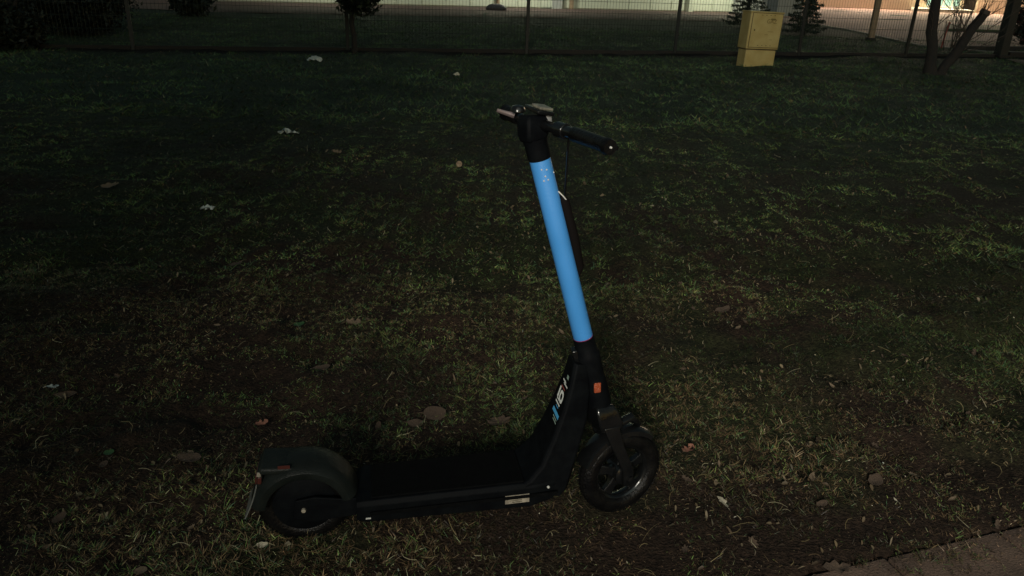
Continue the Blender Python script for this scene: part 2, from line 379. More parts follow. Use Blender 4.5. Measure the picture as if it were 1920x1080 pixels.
# ------------------------------------------------------------------ single leaves and litter
OUT = {
 'oval': [(math.cos(a)*(1+.04*math.sin(3*a)), .60*math.sin(a)*(1+.08*math.cos(a))) for a in [2*PI*k/14 for k in range(14)]],
 'round': [(math.cos(a)*1.0, .80*math.sin(a)) for a in [2*PI*k/14 for k in range(14)]],
 'lobed': [((.80+.17*math.cos(7*a))*math.cos(a), (.80+.17*math.cos(7*a))*math.sin(a)*.62) for a in [2*PI*k/28 for k in range(28)]],
 'torn': [(.95, .05), (.6, .42), (.35, .2), (.05, .6), (-.35, .35), (-.6, .55), (-1, .1), (-.7, -.3), (-.2, -.25), (.1, -.6), (.45, -.35), (.7, -.45)],
 'folded': [(1, 0), (.55, .30), (.1, .42), (-.4, .34), (-1, .08), (-.9, -.12), (-.3, -.30), (.3, -.36), (.7, -.22)],
}
def leaf_mesh(kind, curl, fold, seed):
    R = random.Random(seed); o = [(x*(1+R.uniform(-.09, .05)), y*(1+R.uniform(-.14, .06))) for x, y in OUT[kind]]; n = len(o)
    f = lambda x, y: curl*(x*x)+fold*abs(y)+.10*math.sin(5*x+seed)*y+R.uniform(-.07, .07)*(x*x+y*y)**.5
    vs = [(0, 0, 0)]+[(x*.5, y*.5, f(x*.5, y*.5)) for x, y in o]+[(x, y, f(x, y)) for x, y in o]
    fs = [(0, 1+i, 1+(i+1) % n) for i in range(n)]+[(1+i, 1+n+i, 1+n+(i+1) % n, 1+(i+1) % n) for i in range(n)]
    vs += [(-1.0, 0, f(-1, 0)), (-1.0, .04, f(-1, 0)), (-1.55, .05, .05)]; b = len(vs)-3; fs.append((b, b+1, b+2))
    me = bpy.data.meshes.new('fallen_leaf'); me.from_pydata(vs, [], fs)
    me.polygons.foreach_set('use_smooth', [True]*len(me.polygons)); return me
def put_leaf(name, px, py, size, kind, m, label, cat, rz=None, curl=.25, fold=.25, tilt=.25, group=None, lift=.007):
    p = gp(px, py); s = size/2
    me = leaf_mesh(kind, curl, fold, int(px+py)); me.materials.append(m)
    o = bpy.data.objects.new(name, me); COL.objects.link(o)
    o.location = (p.x, p.y, float(hgt(p.x, p.y))+lift); o.scale = (s, s, s)
    o.rotation_euler = (random.uniform(-tilt, tilt)+.3, random.uniform(-tilt, tilt), random.uniform(0, 6.28) if rz is None else rz)
    tag(o, label, cat, group); return o
L = 'fallen_leaf'
put_leaf(L, 1352, 958, .058, 'torn', M_pale, 'small bright cream torn leaf on the brown grass right of the front wheel', 'leaf', 1.9, tilt=.08, lift=.035, curl=.1)
put_leaf(L, 1706, 912, .048, 'lobed', M_tan, 'greyish tan crumpled leaf near the paved corner at lower right', 'leaf', 2.3, tilt=.1, lift=.035)
put_leaf(L, 1676, 954, .026, 'folded', M_pale, 'tiny pale curled leaf just below the tan leaf at lower right', 'leaf', 1.8, lift=.03, tilt=.1)
put_leaf(L, 815, 774, .085, 'round', M_brownl, 'largest round dull brown leaf lying above the scooter deck', 'leaf', .2, curl=.10, fold=.12, tilt=.1, lift=.006)
put_leaf(L, 778, 788, .060, 'oval', M_brownl, 'dark oval leaf tucked against the largest round brown leaf', 'leaf', .1, curl=.10, fold=.12, tilt=.1, lift=.004)
put_leaf(L, 663, 614, .075, 'torn', M_tan, 'torn tan leaf with two points left of the blue tube', 'leaf', .6, tilt=.4)
put_leaf(L, 208, 360, .13, 'lobed', M_tan, 'pinkish tan lobed leaf alone in the dark lawn at left', 'leaf', .4, tilt=.4, lift=.03)
put_leaf(L, 440, 481, .075, 'oval', M_brownl, 'brown oval leaf below the pale litter scrap at left', 'leaf', .2)
put_leaf(L, 419, 634, .036, 'folded', M_tan, 'small upright tan folded leaf at left above the rear fender', 'leaf', 1.5, tilt=.6, lift=.02)
put_leaf(L, 1356, 577, .075, 'oval', M_brownl, 'brown oval leaf in the grass right of the blue tube', 'leaf', .3)
put_leaf(L, 1457, 300, .06, 'torn', M_pale, 'small pale pink leaf far right of the handlebar', 'leaf', .3, tilt=.5, lift=.03)
put_leaf(L, 633, 296, .08, 'torn', M_tan, 'ragged pale leaf left of the handlebar between two litter scraps', 'leaf', .1)
put_leaf(L, 1383, 617, .04, 'folded', M_tan, 'little tan folded leaf below the brown oval leaf on the right', 'leaf', .7)
put_leaf(L, 560, 605, .05, 'oval', M_grn, 'dull green leaf left of the torn tan leaf', 'leaf', .5)
put_leaf(L, 205, 850, .032, 'round', M_grn, 'bright green round leaf in the dark grass at lower left', 'leaf', .3)
put_leaf(L, 100, 731, .045, 'torn', M_paper, 'pale grey torn leaf in the dark grass at far left', 'leaf', .9)
put_leaf(L, 125, 744, .075, 'folded', M_brownl, 'long dark folded leaf beside the pale grey torn leaf', 'leaf', .4)
put_leaf(L, 355, 868, .070, 'oval', M_brownl, 'grey brown oval leaf left of the mudflap', 'leaf', .35)
put_leaf(L, 492, 1024, .032, 'oval', M_pale, 'small whitish leaf below the rear wheel at the bottom', 'leaf', .1)
put_leaf(L, 262, 1060, .035, 'round', M_tan, 'tan round leaf at the bottom edge lower left', 'leaf', .1)
put_leaf(L, 490, 782, .05, 'torn', M_red, 'reddish torn leaf above the rear fender', 'leaf', .8)
put_leaf(L, 935, 793, .10, 'lobed', M_brownl, 'crumpled brown lobed leaf behind the deck near the neck', 'leaf', .5, tilt=.4)
put_leaf(L, 600, 690, .08, 'oval', M_brownl, 'broad faint brown leaf below the torn tan leaf', 'leaf', .4)
put_leaf(L, 1290, 845, .06, 'torn', M_red, 'rust coloured torn leaf right of the front tyre', 'leaf', .8)
put_leaf(L, 1640, 905, .055, 'round', M_brownl, 'dull brown round leaf left of the tan leaf at lower right', 'leaf', .8)
put_leaf(L, 1568, 1066, .075, 'torn', M_brownl, 'wide flat brown leaf at the bottom by the paving edge', 'leaf', .1, curl=.1, fold=.1, tilt=.08, lift=.004)
put_leaf(L, 1520, 905, .05, 'folded', M_tan, 'curled tan leaf in the brown patch right of the wheel', 'leaf', 1.1)
put_leaf(L, 350, 860, .06, 'torn', M_tan, 'tan crumpled leaf touching the grey brown oval leaf', 'leaf', 1.1)
# unnamed small brown leaves, alike
R5 = random.Random(5); shared = [leaf_mesh(k, .3, .3, i) for i, k in enumerate(('oval', 'torn', 'folded', 'lobed'))]
for i, me in enumerate(shared): me.materials.append((M_brownl, M_brownl, M_tan, M_brownl)[i])
c_ = 0
while c_ < 60:
    px, py = R5.uniform(20, 1900), R5.uniform(430, 1070)
    if 470 < px < 1250 and py > 830: continue
    if py > 990 and px > 1480: continue
    dist = 1 if px > 450 else .5
    if R5.random() > dist*(py/1000): continue
    p = gp(px, py); o = bpy.data.objects.new('fallen_leaf', R5.choice(shared)); COL.objects.link(o); c_ += 1
    s = R5.uniform(.010, .022); o.scale = (s, s, s); o.location = (p.x, p.y, float(hgt(p.x, p.y))+R5.uniform(.002, .012))
    o.rotation_euler = (R5.uniform(-.6, .6), R5.uniform(-.6, .6), R5.uniform(0, 6.28))
    tag(o, 'small curled brown leaf caught in the foreground grass', 'leaf', 'small brown leaves scattered in the grass')
# litter
def crumple(name, px, py, w, seed, label, cat, m=M_paper, lift=.02, asp=.5):
    R = random.Random(seed); p = gp(px, py); n = 7; vs = []; fs = []
    for i in range(n):
        for j in range(n):
            u, v = i/(n-1)*2-1, j/(n-1)*2-1; rr = 1-.3*u*u*v*v
            vs.append((u*w/2*rr+R.uniform(-.07, .07)*w, v*w/2*asp*rr+R.uniform(-.07, .07)*w, max(0, R.uniform(0, .24)*w*(1.1-u*u*.6))))
    fs = [(i*n+j, (i+1)*n+j, (i+1)*n+j+1, i*n+j+1) for i in range(n-1) for j in range(n-1)]
    b = MB(); b.v = [Vector(v) for v in vs]; b.f = fs
    o = b.build(name, m, smooth=20); o.location = (p.x, p.y, float(hgt(p.x, p.y))+lift); o.rotation_euler = (.25, 0, R.uniform(-.3, .3)); tag(o, label, cat)
    sl = o.modifiers.new('thickness', 'SOLIDIFY'); sl.thickness = .0008
    return o
crumple('plastic_wrapper', 591, 119, .26, 1, 'crumpled white plastic scrap near the fence line at upper left', 'litter', lift=.03)
crumple('plastic_wrapper', 541, 251, .20, 2, 'thin flattened whitish plastic strip left of the handlebar', 'litter', asp=.28)
crumple('paper_scrap', 856, 141, .10, 3, 'small cream paper scrap behind the scooter near the fence', 'litter', m=M_pale, lift=.03, asp=.8)
crumple('plastic_wrapper', 389, 388, .09, 4, 'small grey plastic scrap in the dark lawn above the brown oval leaf', 'litter', asp=.4)
b = MB(); b.lathe([(0, .0005), (0, .022), (.003, .024), (.006, .022), (.007, .0005)], 20)
o = b.build('bottle_cap', M_tan, label='round pale disc like a flat lid in the grass left of the tube top', cat='litter')
p = gp(861, 322); o.location = (p.x, p.y, .035+float(hgt(p.x, p.y))); o.rotation_euler = (-.35, .1, .2)

# ------------------------------------------------------------------ the scooter
pf, pr = gp(1155, 950), gp(578, 1003)
D = (pf-pr); WB = D.length; ANG = math.atan2(D.y, D.x)
sc = empty('electric_scooter', (pr.x, pr.y, 0), ANG)
tag(sc, 'black kick scooter with a bright blue sleeve on its steering tube standing on the grass', 'scooter')
# local frame: X forward, Y left (away from camera), Z up; rear contact at 0, front contact at WB
RAKE = math.radians(16.3); STEER = math.radians(15)
ax_d = Vector((-math.sin(RAKE), 0, math.cos(RAKE)))            # up along the steering tube
RW = .128
ax_p = Vector((WB-.012, 0, RW))                                  # axis passes just behind the hub
def ax(z): return ax_p+ax_d*((z-ax_p.z)/ax_d.z)
ST = Matrix.Translation(ax_p) @ Matrix.Rotation(STEER, 4, ax_d) @ Matrix.Translation(-ax_p)
HB = Matrix.Translation(ax_p) @ Matrix.Rotation(math.radians(22), 4, ax_d) @ Matrix.Translation(-ax_p)
# deck
def deck_ring(x, hw, zt, zb):
    c = .012
    return [(x, -hw, zt-c), (x, -hw+c*.7, zt), (x, hw-c*.7, zt), (x, hw, zt-c), (x, hw-.006, zb+.008), (x, hw-.02, zb), (x, -hw+.02, zb), (x, -hw+.006, zb+.008)]
ZT = .158
b = MB(); b.loft([deck_ring(.135, .082, ZT-.006, .088), deck_ring(.16, .088, ZT, .084), deck_ring(.60, .088, ZT+.014, .088), deck_ring(.66, .080, ZT+.018, .100), deck_ring(.685, .066, ZT+.012, .118)])
deck = b.build('deck', M_black, sc, bevel=.002)
b = MB(); n_ = 24; rows = []
poly = [(.175, -.072), (.58, -.074), (.58, .074), (.175, .072)]
vs = [(x, y, ZT+.0045+(x-.16)*.0318) for x, y in poly]+[(x, y, ZT-.002+(x-.16)*.0318) for x, y in poly]
b.add(vs, [(0, 1, 2, 3), (7, 6, 5, 4), (0, 4, 5, 1), (1, 5, 6, 2), (2, 6, 7, 3), (3, 7, 4, 0)])
b.build('grip_mat', M_grip, deck, bevel=.0015)
b = MB(); b.box((.42, -.0905, .132), (.50, .005, .010), Matrix.Rotation(-.032, 4, 'Y')); b.build('side_trim', M_grip, deck, bevel=.001)
b = MB(); b.box((.560, -.0895, .130), (.066, .002, .026), Matrix.Rotation(-.032, 4, 'Y')); lab = b.build('type_label', M_sticker, deck, label='worn pale sticker on the near side of the deck')
for k in range(4):
    b = MB(); b.box((.548+k*.004, -.0908, .1365-k*.005), (.034-.006*(k % 2), .0006, .0016), Matrix.Rotation(-.032, 4, 'Y')); b.build('label_print', M_dirt, lab if False else deck)
b = MB(); b.box((.165, -.0902, .110), (.013, .003, .003)); b.build('trim_clip', M_steel, deck)
for x_ in (.645,):
    b = MB(); b.lathe([(0, .0001), (0, .004), (.003, .003), (.003, .0001)], 12, Matrix.Translation((x_, -.086, .158)) @ Matrix.Rotation(PI, 4, 'Z')); b.build('screw', M_steel, deck)
# neck: wide wedge rising from the deck to the tube
rail = [  # back(x,z), front(x,z), half width
 ((.565, ZT+.004), (.688, .112), .0865), ((.592, ZT+.022), (.705, .130), .0845), ((.624, .218), (.720, .190), .077),
 ((.654, .290), (.737, .255), .066), ((.681, .370), (.754, .330), .055), ((.699, .440), (.758, .410), .044), ((.710, .500), (.750, .490), .034)]
DK = .66
def neck_pt(s, t):
    s = 3.45+(s-3.02)*DK; t = t*.72+.25
    s = max(0, min(len(rail)-1.001, s)); i = int(s); f = s-i
    a, c = rail[i], rail[i+1]; L2 = lambda p_, q_: p_+(q_-p_)*f
    return Vector((L2(a[0][0], c[0][0]), -t*L2(a[2], c[2])*.86, L2(a[0][1], c[0][1])))+Vector((-.75, 0, .66))*.0012
b = MB()
rings = []
for (bx, bz), (fx, fz), hw in rail:
    c = .008
    rings.append([(bx, -hw+c, bz), (bx, hw-c, bz), (bx+c, hw, bz-c*.3), (fx-c, hw*.85, fz), (fx, hw*.7, fz), (fx, -hw*.7, fz), (fx-c, -hw*.85, fz), (bx+c, -hw, bz-c*.3)])
b.loft(rings); neck = b.build('neck', M_black, sc, smooth=35, bevel=.003)
def stripe(s0, s1, t0, t1, m, skew=0.0, name='print_stripe'):
    b = MB(); vs = []
    N = 4
    for k in range(N+1):
        t = t0+(t1-t0)*k/N; sk = skew*k/N
        vs += [neck_pt(s0+sk, t), neck_pt(s1+sk, t)]
    b.add(vs, [(2*k, 2*k+1, 2*k+3, 2*k+2) for k in range(N)]); return b.build(name, m, neck, smooth=0)
DS = 3.02
stripe(DS, DS+.05, -.05, .85, M_green); stripe(DS+.12, DS+.17, -.2, .75, M_green)
stripe(DS+.26, DS+.46, -.75, .9, M_bprint); stripe(DS+.60, DS+.65, -.45, .2, M_bprint)
stripe(DS+.73, DS+.81, -.85, .3, M_white); stripe(DS+.92, DS+1.0, -.8, .1, M_white)
stripe(DS+1.00, DS+1.70, -.95, -.62, M_white, name='print_letter')
def ring_print(sc_, tc_, rs, rt, wd, m):
    b = MB(); N = 20; vs = []
    for k in range(N):
        a = 2*PI*k/N; ca_, sa_ = math.cos(a), math.sin(a)
        p1 = abs(ca_)**.7*math.copysign(1, ca_); p2 = abs(sa_)**.7*math.copysign(1, sa_)
        vs += [neck_pt(sc_+rs*p1, tc_+rt*p2), neck_pt(sc_+rs*wd*p1, tc_+rt*wd*.9*p2)]
    b.add(vs, [(2*k, 2*k+1, 2*((k+1) % N)+1, 2*((k+1) % N)) for k in range(N)]); b.build('print_letter', m, neck, smooth=0)
ring_print(DS+1.28, .02, .36, .50, .5, M_white)
stripe(DS+1.74, DS+1.82, -.75, .35, M_rprint)
stripe(DS+2.02, DS+2.10, -.45, .75, M_white); stripe(DS+2.12, DS+2.2, -.9, .1, M_white); stripe(DS+1.98, DS+2.25, -.25, -.12, M_white)
stripe(DS+2.45, DS+2.72, -.1, .45, M_green)
# steering tube, lower black part
def axseg(z0, z1, r0, r1, n=24, mid=None):
    b = MB(); pts = [ax(z0), ax(z1)]; rr = [r0, r1]
    if mid: pts = [ax(z) for z, _ in mid]; rr = [r for _, r in mid]
    b.tube(pts, rr, n); return b
axseg(0, 0, 0, 0, 24, [(.345, .030), (.36, .034), (.40, .034), (.47, .031), (.50, .033), (.515, .033), (.52, .029), (.562, .0275)]).build('lower_tube', M_black, sc, smooth=50)
axseg(0, 0, 0, 0, 28, [(.560, .0262), (.564, .0262)]).build('sleeve_edge', M_edge, sc)
sl = axseg(0, 0, 0, 0, 32, [(.563, .0255), (.566, .0260), (1.036, .0255), (1.038, .0250)]).build('blue_sleeve', M_blue, sc, smooth=50)
# latch on the folding joint
b = MB(); b.box(ax(.50)+Vector((-.034, 0, 0)), (.016, .030, .060), Matrix.Rotation(-RAKE, 4, 'Y')); b.build('folding_latch', M_gloss, sc, bevel=.004)
b = MB(); M_ = Matrix.Translation(ax(.425)+Vector((0, -.0335, 0))) @ Matrix.Rotation(-RAKE*.3, 4, 'Y')
b.box((0, 0, 0), (.019, .006, .030), M_); rf = b.build('side_reflector', M_refl, sc, bevel=.004)
b = MB(); b.box((0, .003, 0), (.024, .004, .036), M_); b.build('reflector_mount', M_black, rf, bevel=.003)
cdir = Vector((-.05, -1, 0)).normalized()
for dz, dx in ((1.016, .006), (1.016, -.006), (.992, .004), (.989, -.007), (1.000, -.001), (1.006, .0235)):
    p = ax(dz)+Vector((dx, -math.sqrt(max(.0262**2-dx*dx, 1e-6)), 0))
    b = MB(); b.lathe([(0, .0001), (0, .0021), (.0018, .0016), (.0018, .0001)], 10, Matrix.Translation(p) @ Matrix.Rotation(PI, 4, 'Z')); b.build('screw', M_steel, sl)
# head: collar, clamp and bar (turned with the steering)
axseg(0, 0, 0, 0, 24, [(1.036, .0265), (1.045, .028), (1.07, .028), (1.085, .030)]).build('collar', M_black, sc, smooth=50)
b = MB(HB); c0 = ax(1.105)
b.loft([[Vector(c0)+Vector((dx, dy, dz)) for dx, dy in ((-.028*k, -.026*k), (.028*k, -.026*k), (.033*k, 0), (.028*k, .026*k), (-.028*k, .026*k), (-.031*k, 0))] for dz, k in ((-.030, .80), (-.012, 1.0), (.020, 1.02), (.034, .82))])
head = b.build('stem_head', M_black, sc, bevel=.006)
bc = ax(1.118)+Vector((.018, 0, 0))
HB0 = HB; HB = HB @ Matrix.Translation(bc) @ Matrix.Rotation(math.radians(5), 4, 'X') @ Matrix.Translation(-bc)
b = MB(HB); b.tube([bc+Vector((0, .13, .004)), bc+Vector((0, .08, 0)), bc+Vector((0, -.08, 0)), bc+Vector((-.004, -.16, .002)), bc+Vector((-.008, -.27, -.004))], .0125, 16)
bar = b.build('handlebar', M_gloss, sc)
b = MB(HB); b.tube([bc+Vector((0, -.08, 0)), bc+Vector((0, -.115, 0))], .0175, 16); b.build('bar_clamp', M_gloss, bar, bevel=.002)
b = MB(HB); b.tube([bc+Vector((0, -.145, 0)), bc+Vector((-.002, -.15, 0)), bc+Vector((-.006, -.26, -.003)), bc+Vector((-.0065, -.272, -.004)), bc+Vector((-.007, -.282, -.004))], [.015, .0165, .0155, .0185, .016], 16); b.build('grip', M_rub, bar)
b = MB(HB); b.tube([bc+Vector((0, .085, 0)), bc+Vector((0, .135, .004)), bc+Vector((0, .143, .004))], [.017, .0175, .020], 16); b.build('grip', M_rub, bar)
b = MB(HB); b.lathe([(0, .0001), (0, .0026), (.003, .002), (.003, .0001)], 14, Matrix.Translation(bc+Vector((-.007, -.282, -.004))) @ Matrix.Rotation(PI, 4, 'Z')); b.build('bar_end_cap', M_steel, bar)
b = MB(HB); b.tube([bc+Vector((.012, -.10, .002)), bc+Vector((.040, -.115, -.004)), bc+Vector((.052, -.16, -.012)), bc+Vector((.050, -.235, -.018))], [.009, .008, .006, .005], 10, flat=.7); b.build('brake_lever', M_gloss, bar)
b = MB(HB); b.tube([bc+Vector((-.012, .085, .006)), bc+Vector((-.032, .095, .012)), bc+Vector((-.052, .10, .018))], [.007, .0055, .0045], 10, flat=.6); b.build('thumb_lever', mat('brushed_lever', (.20, .16, .16), .4, metal=.6), bar)
b = MB(HB); b.lathe([(0, .0001), (0, .018), (.007, .0175), (.013, .013), (.016, .0001)], 20, Matrix.Translation(bc+Vector((-.028, .045, .022))) @ Matrix.Rotation(PI/2, 4, 'X')); b.build('bell', M_gloss, bar)
b = MB(HB); b.box(bc+Vector((.002, .0, .030)), (.046, .062, .010), Matrix.Rotation(.15, 4, 'Y') @ Matrix.Rotation(.1, 4, 'X')); disp = b.build('display_housing', M_gloss, bar, bevel=.003)
b = MB(HB); b.box(bc+Vector((.004, -.010, .0385)), (.036, .040, .006), Matrix.Rotation(.12, 4, 'Y') @ Matrix.Rotation(.12, 4, 'X')); b.build('display', M_screen, bar, bevel=.002)
b = MB(HB); b.lathe([(0, .0001), (0, .022), (.012, .022), (.018, .017), (.018, .0001)], 20, Matrix.Translation(ax(1.125)+Vector((.030, 0, 0))) @ Matrix.Rotation(-PI/2, 4, 'Z')); b.build('headlight', mat('headlight_lens', (.25, .25, .25), .15), head)
# cable from the bar down in front of the tube, with its cover
b = MB(); q0 = HB @ (bc+Vector((.022, -.095, -.006))); q1 = ax(1.04)+Vector((.015, -.012, 0)); q2 = ax(.94)+Vector((.036, -.010, 0))
pts = []
for k in range(13):
    t = k/12; pts.append(q0*(1-t)**2+(q1+Vector((.045, -.02, -.03)))*2*t*(1-t)+q2*t*t)
b.tube(pts, .0028, 8); b.build('brake_cable', M_gloss, sc)
b = MB(); b.tube([ax(.945)+Vector((.030, -.006, 0)), ax(.935)+Vector((.034, -.006, 0)), ax(.84)+Vector((.037, -.004, 0)), ax(.76)+Vector((.034, -.002, 0)), ax(.73)+Vector((.022, 0, 0))], [.006, .0125, .013, .012, .006], 12, flat=.8)
cc = b.build('cable_cover', mat('dark_brown_plastic', (.006, .005, .005), .7, spec=.04), sc)
b = MB(); b.tube([ax(.948)+Vector((.020, -.014, .012)), ax(.945)+Vector((.031, -.016, .004)), ax(.940)+Vector((.040, -.012, -.003))], .0016, 8); b.build('cable_clip', M_steel, cc)
# fork, front wheel and fender, turned with the steering
wc = Vector((WB, 0, RW))
b = MB(ST); b.loft([[ax(z)+Vector((dx*k, dy*k, 0)) for dx, dy in ((-.034, -.045), (.036, -.045), (.040, .0), (.036, .045), (-.034, .045), (-.038, 0))] for z, k in ((.285, .95), (.31, 1.05), (.345, .92), (.362, .70))])
crown = b.build('fork_crown', M_gloss, sc, bevel=.005)
for s in (-1, 1):
    b = MB(ST); a_ = ax(.30); b.loft([[Vector((cx+dx, s*(yy)+dy, z)) for dx, dy in ((-w_, -.006), (w_, -.006), (w_, .006), (-w_, .006))] for cx, yy, z, w_ in ((a_.x, .040, .30, .024), (a_.x+.02, .045, .24, .020), (WB-.004, .047, RW+.03, .017), (WB, .047, RW-.022, .016))])
    lg = b.build('fork_leg', M_gloss, crown, bevel=.003)
    b = MB(ST); b.lathe([(0, .0001), (0, .011), (.007, .010), (.009, .0001)], 6, Matrix.Translation((WB, s*.053, RW)) @ (Matrix.Rotation(PI, 4, 'Z') if s < 0 else Matrix())); b.build('axle_nut', M_gloss, crown)
b = MB(ST); b.lathe([(-.052, .0001), (-.052, .012), (.052, .012), (.052, .0001)], 14, Matrix.Translation(wc)); b.build('axle', M_gloss, crown)
def tyre(M, parent, R0=RW, mt=M_rub, nm='tyre'):
    prof = []
    for k in range(18):
        a = 2*PI*k/18; w_ = .027; d_ = .026
        prof.append((w_*math.cos(a), R0-d_+d_*math.sin(a)))
    b = MB(M); b.lathe(prof, 64, Matrix.Translation((0, 0, 0)), closed=True)
    for k in range(60):                                   # raised tread blocks
        a = 2*PI*k/60
        for s in (-1, 0, 1):
            y_ = s*.0135; rr = R0-.0010-abs(s)*.0042
            Mb = Matrix.Rotation(-a-(.05 if s == 0 else 0), 4, 'Y') @ Matrix.Translation((rr, y_, 0)) @ Matrix.Rotation(-s*.5, 4, 'Z')
            x, y, z = .0022, .0050, .0042
            b.add([(i*x, j*y, k2*z) for i in (-1, 1) for j in (-1, 1) for k2 in (-1, 1)], [(0, 1, 3, 2), (4, 6, 7, 5), (0, 4, 5, 1), (2, 3, 7, 6), (0, 2, 6, 4), (1, 5, 7, 3)], Mb)
    return b.build(nm, mt, parent, smooth=35)
fw = empty('front_wheel'); fw.parent = sc
Mw = ST @ Matrix.Translation(wc)
ty = tyre(Mw, fw)
b = MB(Mw); b.lathe([(-.016, .080), (-.019, .088), (-.014, .080+.010), (.014, .090), (.019, .088), (.016, .080), (.010, .074), (-.010, .074)], 48, closed=True)
rim = b.build('rim', M_gloss, fw, smooth=45)
for k in range(5):
    a = 2*PI*k/5+.35
    b = MB(Mw @ Matrix.Rotation(-a, 4, 'Y')); b.loft([[(r, y, z) for y, z in ((-w1, -h1), (w1, -h1), (w1, h1), (-w1, h1))] for r, w1, h1 in ((.022, .014, .017), (.045, .010, .012), (.077, .009, .016))])
    b.build('spoke', M_gloss, fw, bevel=.003)
b = MB(Mw); b.lathe([(-.036, .0001), (-.036, .018), (-.030, .030), (.030, .030), (.036, .018), (.036, .0001)], 28); b.build('hub', M_gloss, fw)
b = MB(Mw @ Matrix.Rotation(0, 4, 'Y')); prof = [(-.034, RW-.004), (-.032, RW+.008), (-.018, RW+.016), (.018, RW+.016), (.032, RW+.008), (.034, RW-.004), (.029, RW-.002), (.016, RW+.011), (-.016, RW+.011), (-.029, RW-.002)]
b.lathe(prof, 16, None, math.radians(50), math.radians(158), closed=True); b.build('front_fender', M_gloss, sc, smooth=40)
b = MB(ST); b.tube([ax(.30)+Vector((.03, -.02, -.01)), ax(.30)+Vector((.075, -.02, .004)), Vector((WB+.055, 0, RW*2+.010))], [.013, .013, .010], 12); b.build('fender_bracket', M_gloss, sc)
# rear wheel and its large fender
rw = empty('rear_wheel'); rw.parent = sc; rc = Vector((0, 0, RW-.006)); Mr = Matrix.Translation(rc)
tyre(Mr, rw, RW-.006)
b = MB(Mr); b.lathe([(-.034, .0001), (-.034, .030), (-.026, .072), (-.018, .094), (.018, .094), (.026, .072), (.034, .030), (.034, .0001)], 48); b.build('hub_motor', M_black, rw)
for s in (-1, 1):
    b = MB(); b.prism([(-.030, .100), (.02, .085), (.165, .098), (.18, .148), (.10, .150), (.03, .162), (-.020, .155)], s*.050-.004, s*.050+.004); b.build('dropout_plate', M_black, sc, bevel=.002)
    b = MB(Mr); b.lathe([(0, .0001), (0, .0065), (.006, .006), (.007, .0001)], 6, Matrix.Translation((.0, s*.054, .005)) @ (Matrix.Rotation(PI, 4, 'Z') if s < 0 else Matrix())); b.build('axle_nut', M_sticker if s < 0 else M_black, rw)
RF = .134
prof = []
for y_, r in ((-.058, RF-.030), (-.060, RF-.014), (-.050, RF-.002), (-.030, RF+.005), (0, RF+.007), (.030, RF+.005), (.050, RF-.002), (.060, RF-.014), (.058, RF-.030)): prof.append((y_, r))
prof += [(y_*.95, r-.004) for y_, r in prof[::-1]]
b = MB(Mr @ Matrix.Translation((.004, 0, 0))); b.lathe(prof, 40, None, math.radians(14), math.radians(172), closed=True)
fe = b.build('rear_fender', M_plast, sc, smooth=40)
b = MB(); b.box((-.052, 0, .247), (.10, .10, .020), Matrix.Rotation(.05, 4, 'Y')); b.build('fender_tail', M_plast, fe, bevel=.007)
b = MB(); b.box((-.104, 0, .222), (.014, .085, .048), Matrix.Rotation(.12, 4, 'Y')); b.build('tail_light_housing', M_plast, fe, bevel=.004)
b = MB(); b.box((-.1125, -.004, .218), (.006, .066, .026), Matrix.Rotation(.12, 4, 'Y')); b.build('tail_light', M_tail, fe, bevel=.002)
b = MB(); b.box((-.104, -.0405, .238), (.010, .005, .013), Matrix.Rotation(.12, 4, 'Y')); b.build('reflector_strip', M_sticker, fe, bevel=.001)
b = MB(); b.box((-.104, -.0405, .220), (.010, .006, .020), Matrix.Rotation(.12, 4, 'Y')); b.build('side_marker', M_tail, fe, bevel=.001)
b = MB(); b.box((-.040, -.050, .2605), (.030, .0012, .010)); b.build('fender_sticker', M_tail, fe)
b = MB(); b.loft([[(x, -w_, z), (x+.004, -w_, z), (x+.004, w_, z), (x, w_, z)] for x, w_, z in ((-.114, .040, .206), (-.124, .044, .170), (-.136, .048, .140), (-.150, .054, .112))]); b.build('mudflap', mat('grey_rubber', (.07, .075, .07), .5, (.11, .115, .11), 30), fe, bevel=.0012)
# kickstand on the near side
b = MB(); b.tube([(.40, .060, .09), (.37, .09, .06), (.33, .125, .004), (.31, .130, .003)], [.008, .007, .007, .006], 10); b.build('kickstand', M_gloss, sc)

# ------------------------------------------------------------------ yellow gas cabinet
cp = gp(1422, 125); cab = empty('gas_cabinet', (cp.x, cp.y, float(hgt(cp.x, cp.y))-.03), math.radians(16))
cab.rotation_euler[1] = math.radians(1.5)
tag(cab, 'yellow fibreglass utility cabinet on a yellow pedestal standing in the grass before the fence', 'utility cabinet')
b = MB(); b.box((0, .13, .14), (.58, .25, .32)); b.build('pedestal', M_yel, cab, bevel=.01)
b = MB(); b.box((0, .13, .61), (.63, .28, .60)); body = b.build('cabinet_body', M_yel, cab, bevel=.012)
b = MB(); b.box((.015, -.016, .615), (.575, .012, .55)); dr = b.build('door', M_yel, cab, bevel=.006)
b = MB(); b.box((.015, -.0115, .615), (.587, .003, .562)); b.build('door_gap', M_dirt, cab)
b = MB(); b.box((0, .128, .304), (.605, .268, .014)); b.build('seam', M_dirt, cab)
b = MB(); b.box((0, .13, .908), (.65, .30, .022)); b.build('lid', M_yel, cab, bevel=.008)
for x_ in (-.10, -.02, .06, .14):
    for z_ in (.862, .372):
        b = MB(); b.box((x_, -.0225, z_), (.022, .003, .008)); b.build('vent_slot', M_dirt, dr)
b = MB(); b.box((-.21, -.0225, .62), (.020, .004, .026)); b.build('door_lock', M_dirt, dr, bevel=.003)
